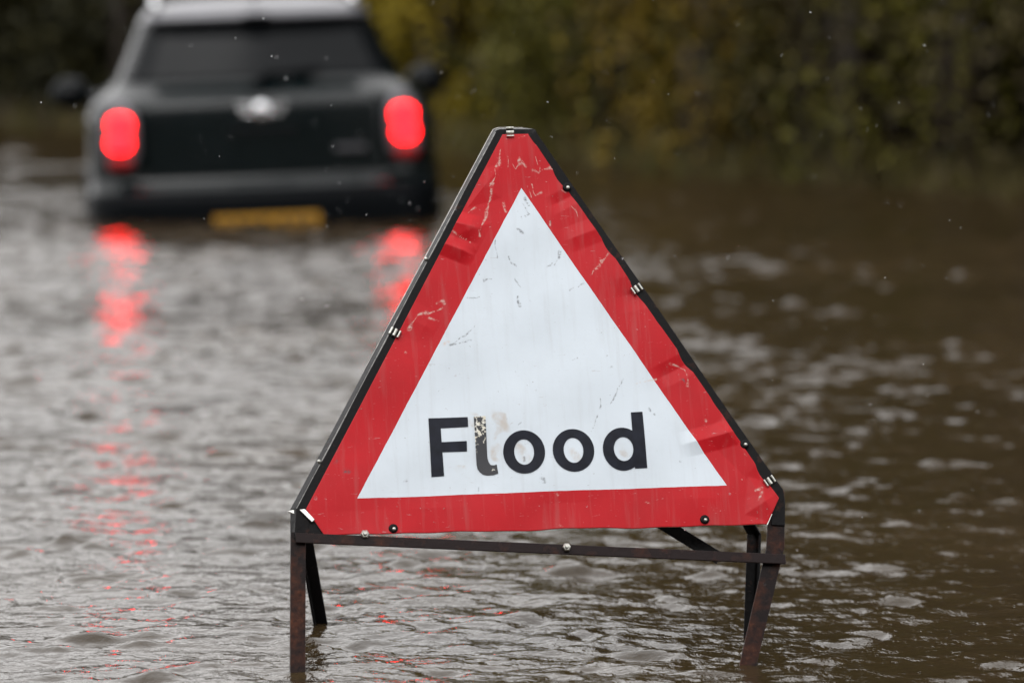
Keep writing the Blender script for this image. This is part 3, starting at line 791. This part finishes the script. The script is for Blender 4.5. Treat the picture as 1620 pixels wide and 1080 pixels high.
# painted-in sky highlight: a pale strip along the outer edge of the left rail and round the tip
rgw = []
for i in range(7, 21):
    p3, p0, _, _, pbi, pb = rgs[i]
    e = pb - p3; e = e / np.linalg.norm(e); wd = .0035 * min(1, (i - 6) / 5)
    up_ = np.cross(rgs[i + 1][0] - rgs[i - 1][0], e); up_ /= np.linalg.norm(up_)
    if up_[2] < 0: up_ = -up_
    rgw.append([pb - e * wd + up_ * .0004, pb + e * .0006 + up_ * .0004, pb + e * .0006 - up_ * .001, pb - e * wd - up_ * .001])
in_plane(MB().rings(rgw).build('edge_highlight', M['edge_glint'], sign))
rgw = []  # thin pale strip painting a highlight along the left rail's ridge
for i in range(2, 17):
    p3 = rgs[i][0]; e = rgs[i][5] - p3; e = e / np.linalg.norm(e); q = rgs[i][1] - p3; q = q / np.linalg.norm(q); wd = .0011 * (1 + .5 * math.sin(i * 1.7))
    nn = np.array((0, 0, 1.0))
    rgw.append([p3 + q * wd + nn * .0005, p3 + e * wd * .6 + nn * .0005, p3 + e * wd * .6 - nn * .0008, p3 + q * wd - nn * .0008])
in_plane(MB().rings(rgw).build('ridge_highlight', M['ridge_glint'], sign))
def lprof(a, t): return [(0, 0), (a, 0), (a, t), (t, t), (t, a), (0, a)]
def to_bed(p, q, z=-.25):
    """extend the line p-q (sign-plane coordinates) down to the road bed"""
    A, B = SM @ Vector(p) + BASE, SM @ Vector(q) + BASE
    k = (z - A.z) / (B.z - A.z); return W(A + (B - A) * k)
# front legs (angle iron, rusty)
a0, a1 = (-.4085, -.050, -.006), (-.4215, -.29, -.006)
in_plane(MB().prof(a0, to_bed(a0, a1), (1, 0, 0), (0, 0, -1), lprof(.024, .0035)).build('leg', M['rusty'], sign, bevel=.0008))
mb = MB()
q0, q1, q2 = (.3700, -.010, -.008), (.3570, -.105, -.008), (.2990, -.29, -.008)
q2 = to_bed(q1, q2)
pr = lprof(.030, .0035)
rg = []
for q, wd in ((q0, .025), (q1, .030), (q2, .026)):
    rg.append([np.array(q) + np.array((1, 0, 0)) * a * wd / .030 + np.array((0, 0, -1)) * b_ for a, b_ in [(.030 - x, y) for x, y in pr]])
mb.rings(rg); in_plane(mb.build('leg', M['rusty'], sign, bevel=.0008))
# rear frame: two rails hinged at the tip, each running down into a leg
ap = SM @ Vector((0, .60, -.035)) + BASE
right = SR @ Vector((1, 0, 0))
for s_, corner, foot, bed in ((-1, (-.352, 7.165, .172), (-.3245, 7.20, 0), (-.2865, 7.25, -.245)), (1, (.405, 7.10, .168), (.393, 7.03, 0), (.384, 6.96, -.245))):
    top_ = ap + right * (.028 * s_)
    u = np.array(right) * -s_ ; w_ = np.array((0, -1., 0))
    for nm, A, B in (('rear_rail', top_, corner), ('leg', corner, bed)):
        mb = MB().prof(W(A), W(B), tuple(SR.transposed() @ Vector(u)), tuple(SR.transposed() @ Vector(w_)), [(-.011, -.011), (.011, -.011), (.011, -.0075), (-.0075, -.0075), (-.0075, .011), (-.011, .011)] if False else [(-.0115, 0), (.0115, 0), (.0115, .004), (-.0075, .004), (-.0075, .022), (-.0115, .022)])
        in_plane(mb.build(nm, M['steel'], sign, bevel=.0008))
# cross bar that has dropped at its right end
mb = MB().prof((-.402, -.0535, .0035), (.3850, -.1195, .0035), (0, 1, 0), (0, 0, -1), [(.000, 0), (-.0165, 0), (-.0165, .0035), (-.0035, .0035), (-.0035, .022), (.000, .022)])
in_plane(mb.build('cross_bar', M['bar'], sign, bevel=.001))
# folding stay hanging behind the plate
d = np.array((.2866 - .17, -.1001 + .0186, 0)); d /= np.linalg.norm(d); pn = np.array((-d[1], d[0], 0))
mb = MB().prof((.17, -.0186, -.075), (.2910, -.1032, -.075), pn, (0, 0, 1), [(-.0105, 0), (.0105, 0), (.0105, .004), (-.0105, .004)])
in_plane(mb.build('stay', M['steel'], sign, bevel=.0008))
# corner gusset with bent bright edges
mb = MB().prof((0, 0, -.0045), (0, 0, -.0075), (1, 0, 0), (0, 1, 0), [(-.398, -.012), (-.383, -.010), (-.350, -.0585), (-.400, -.0600)])
in_plane(mb.build('gusset', M['steel'], sign))
def chip(pts, z0, z1, name='torn_edge'):
    return in_plane(MB().prof((0, 0, z0), (0, 0, z1), (1, 0, 0), (0, 1, 0), pts).build(name, M['bare_metal'], sign, bevel=.0005))
chip([(-.3935, -.0160), (-.3850, -.0150), (-.3700, -.0330), (-.3745, -.0370)], .0005, .0030)
chip([(-.4125, -.0165), (-.4020, -.0150), (-.4020, -.0215)], -.0030, -.0005)
chip([(.3690, -.0500), (.3705, -.0505), (.3610, -.0690), (.3570, -.0680)], -.0024, -.0012)

# bolts, clips and rivets
def bolt(x, y, z=.0, r_=.0062, mat='zinc', ang=0.0):
    o = MB().rings([[(x + rr2 * math.cos(a + ang), y + rr2 * math.sin(a + ang), z + h) for a in np.linspace(0, 2 * math.pi, 7)[:-1]] for h, rr2 in ((-.012, r_), (.0045, r_), (.0062, r_ * .75))])
    o.lathe((x, y, z + .004), (0, 0, 1), [(0, r_ * .5), (.0055, r_ * .5), (.0065, r_ * .35)], 10)
    b0 = in_plane(o.build('bolt', M[mat], sign))
    return b0
def clip(x, y, ang, z=.0):
    """a bright clip folded over the frame edge, two knuckles"""
    c, s_ = math.cos(ang), math.sin(ang); mb = MB()
    for off, w_ in ((-.0072, .0042), (.000, .0060), (.0072, .0042)):
        cx, cy = x + c * off, y + s_ * off
        mb.prof((cx - s_ * -.0062, cy + c * -.0062, z), (cx - s_ * .0062, cy + c * .0062, z), (c, s_, 0), (0, 0, 1), [(-w_ / 2, -.006), (w_ / 2, -.006), (w_ / 2, .003), (w_ / 4, .0055), (-w_ / 4, .0055), (-w_ / 2, .003)])
    return in_plane(mb.build('clip', M['zinc'], sign, bevel=.0005))
clip(-.2235, .2755, R(-30), .001)
clip(.1775, .3372, R(30), .001)
clip(.3697, .0035, R(30), .001)
clip(-.0130, .6165, R(90), .0005)
bolt(-.2912, -.0610, .003, .0072)
bolt(.0306, -.0960, .0065, .0068)
for q in ((-.2451, -.0524), (.2593, -.0557), (.0755, .5180), (.3345, .0672)):
    x, y = q
    z = float(dent(np.array(x), np.array(y)))
    w_ = in_plane(MB().lathe((x, y, z), (0, 0, 1), [(-.004, .0075), (.0012, .0075), (.0016, .0045), (.0012, .002)], 18).build('rivet', M['steel'], sign, True))
    in_plane_child = MB().lathe((x + .001, y - .001, z + .001), (0, 0, 1), [(0, .0032), (.0026, .0028), (.0032, .0010)], 10).build('rivet_head', M['zinc'], w_, True)
in_plane(MB().lathe((-.1640, .4015, -.005), (-.5, .3, .8), [(0, .0035), (.004, .003), (.005, .001)], 8).build('rivet', M['zinc'], sign, True))
in_plane(MB().lathe((-.3565, .0640, -.004), (-.5, .2, .8), [(0, .0035), (.004, .003), (.005, .001)], 8).build('rivet', M['zinc'], sign, True))

# ------------------------------------------------------------------ falling rain
ico = bmesh.new(); bmesh.ops.create_icosphere(ico, subdivisions=1, radius=1)
iv = np.array([v.co[:] for v in ico.verts]); ifc = np.array([[v.index for v in f.verts] for f in ico.faces]); ico.free()
r = np.random.default_rng(77)
vs, fs = [], []
for k in range(1100):
    c = np.array([r.uniform(-2, 2), r.uniform(5.6, 11), r.uniform(.02, 1.7)]); s_ = r.uniform(.0005, .00115)
    vs.append(iv * (s_, s_, s_ * 1.25) + c); fs.append(ifc + k * len(iv))
mr, n, l, b = new_mat('rain_drop_water')
b.inputs['Transmission Weight'].default_value = 1.0; b.inputs['IOR'].default_value = 1.33; b.inputs['Roughness'].default_value = .02
b.inputs['Base Color'].default_value = (.95, .97, 1, 1)
tag(mesh('rain', np.concatenate(vs), np.concatenate(fs), mr, None, True), 'fine rain falling over the flooded road', 'rain', kind='stuff')
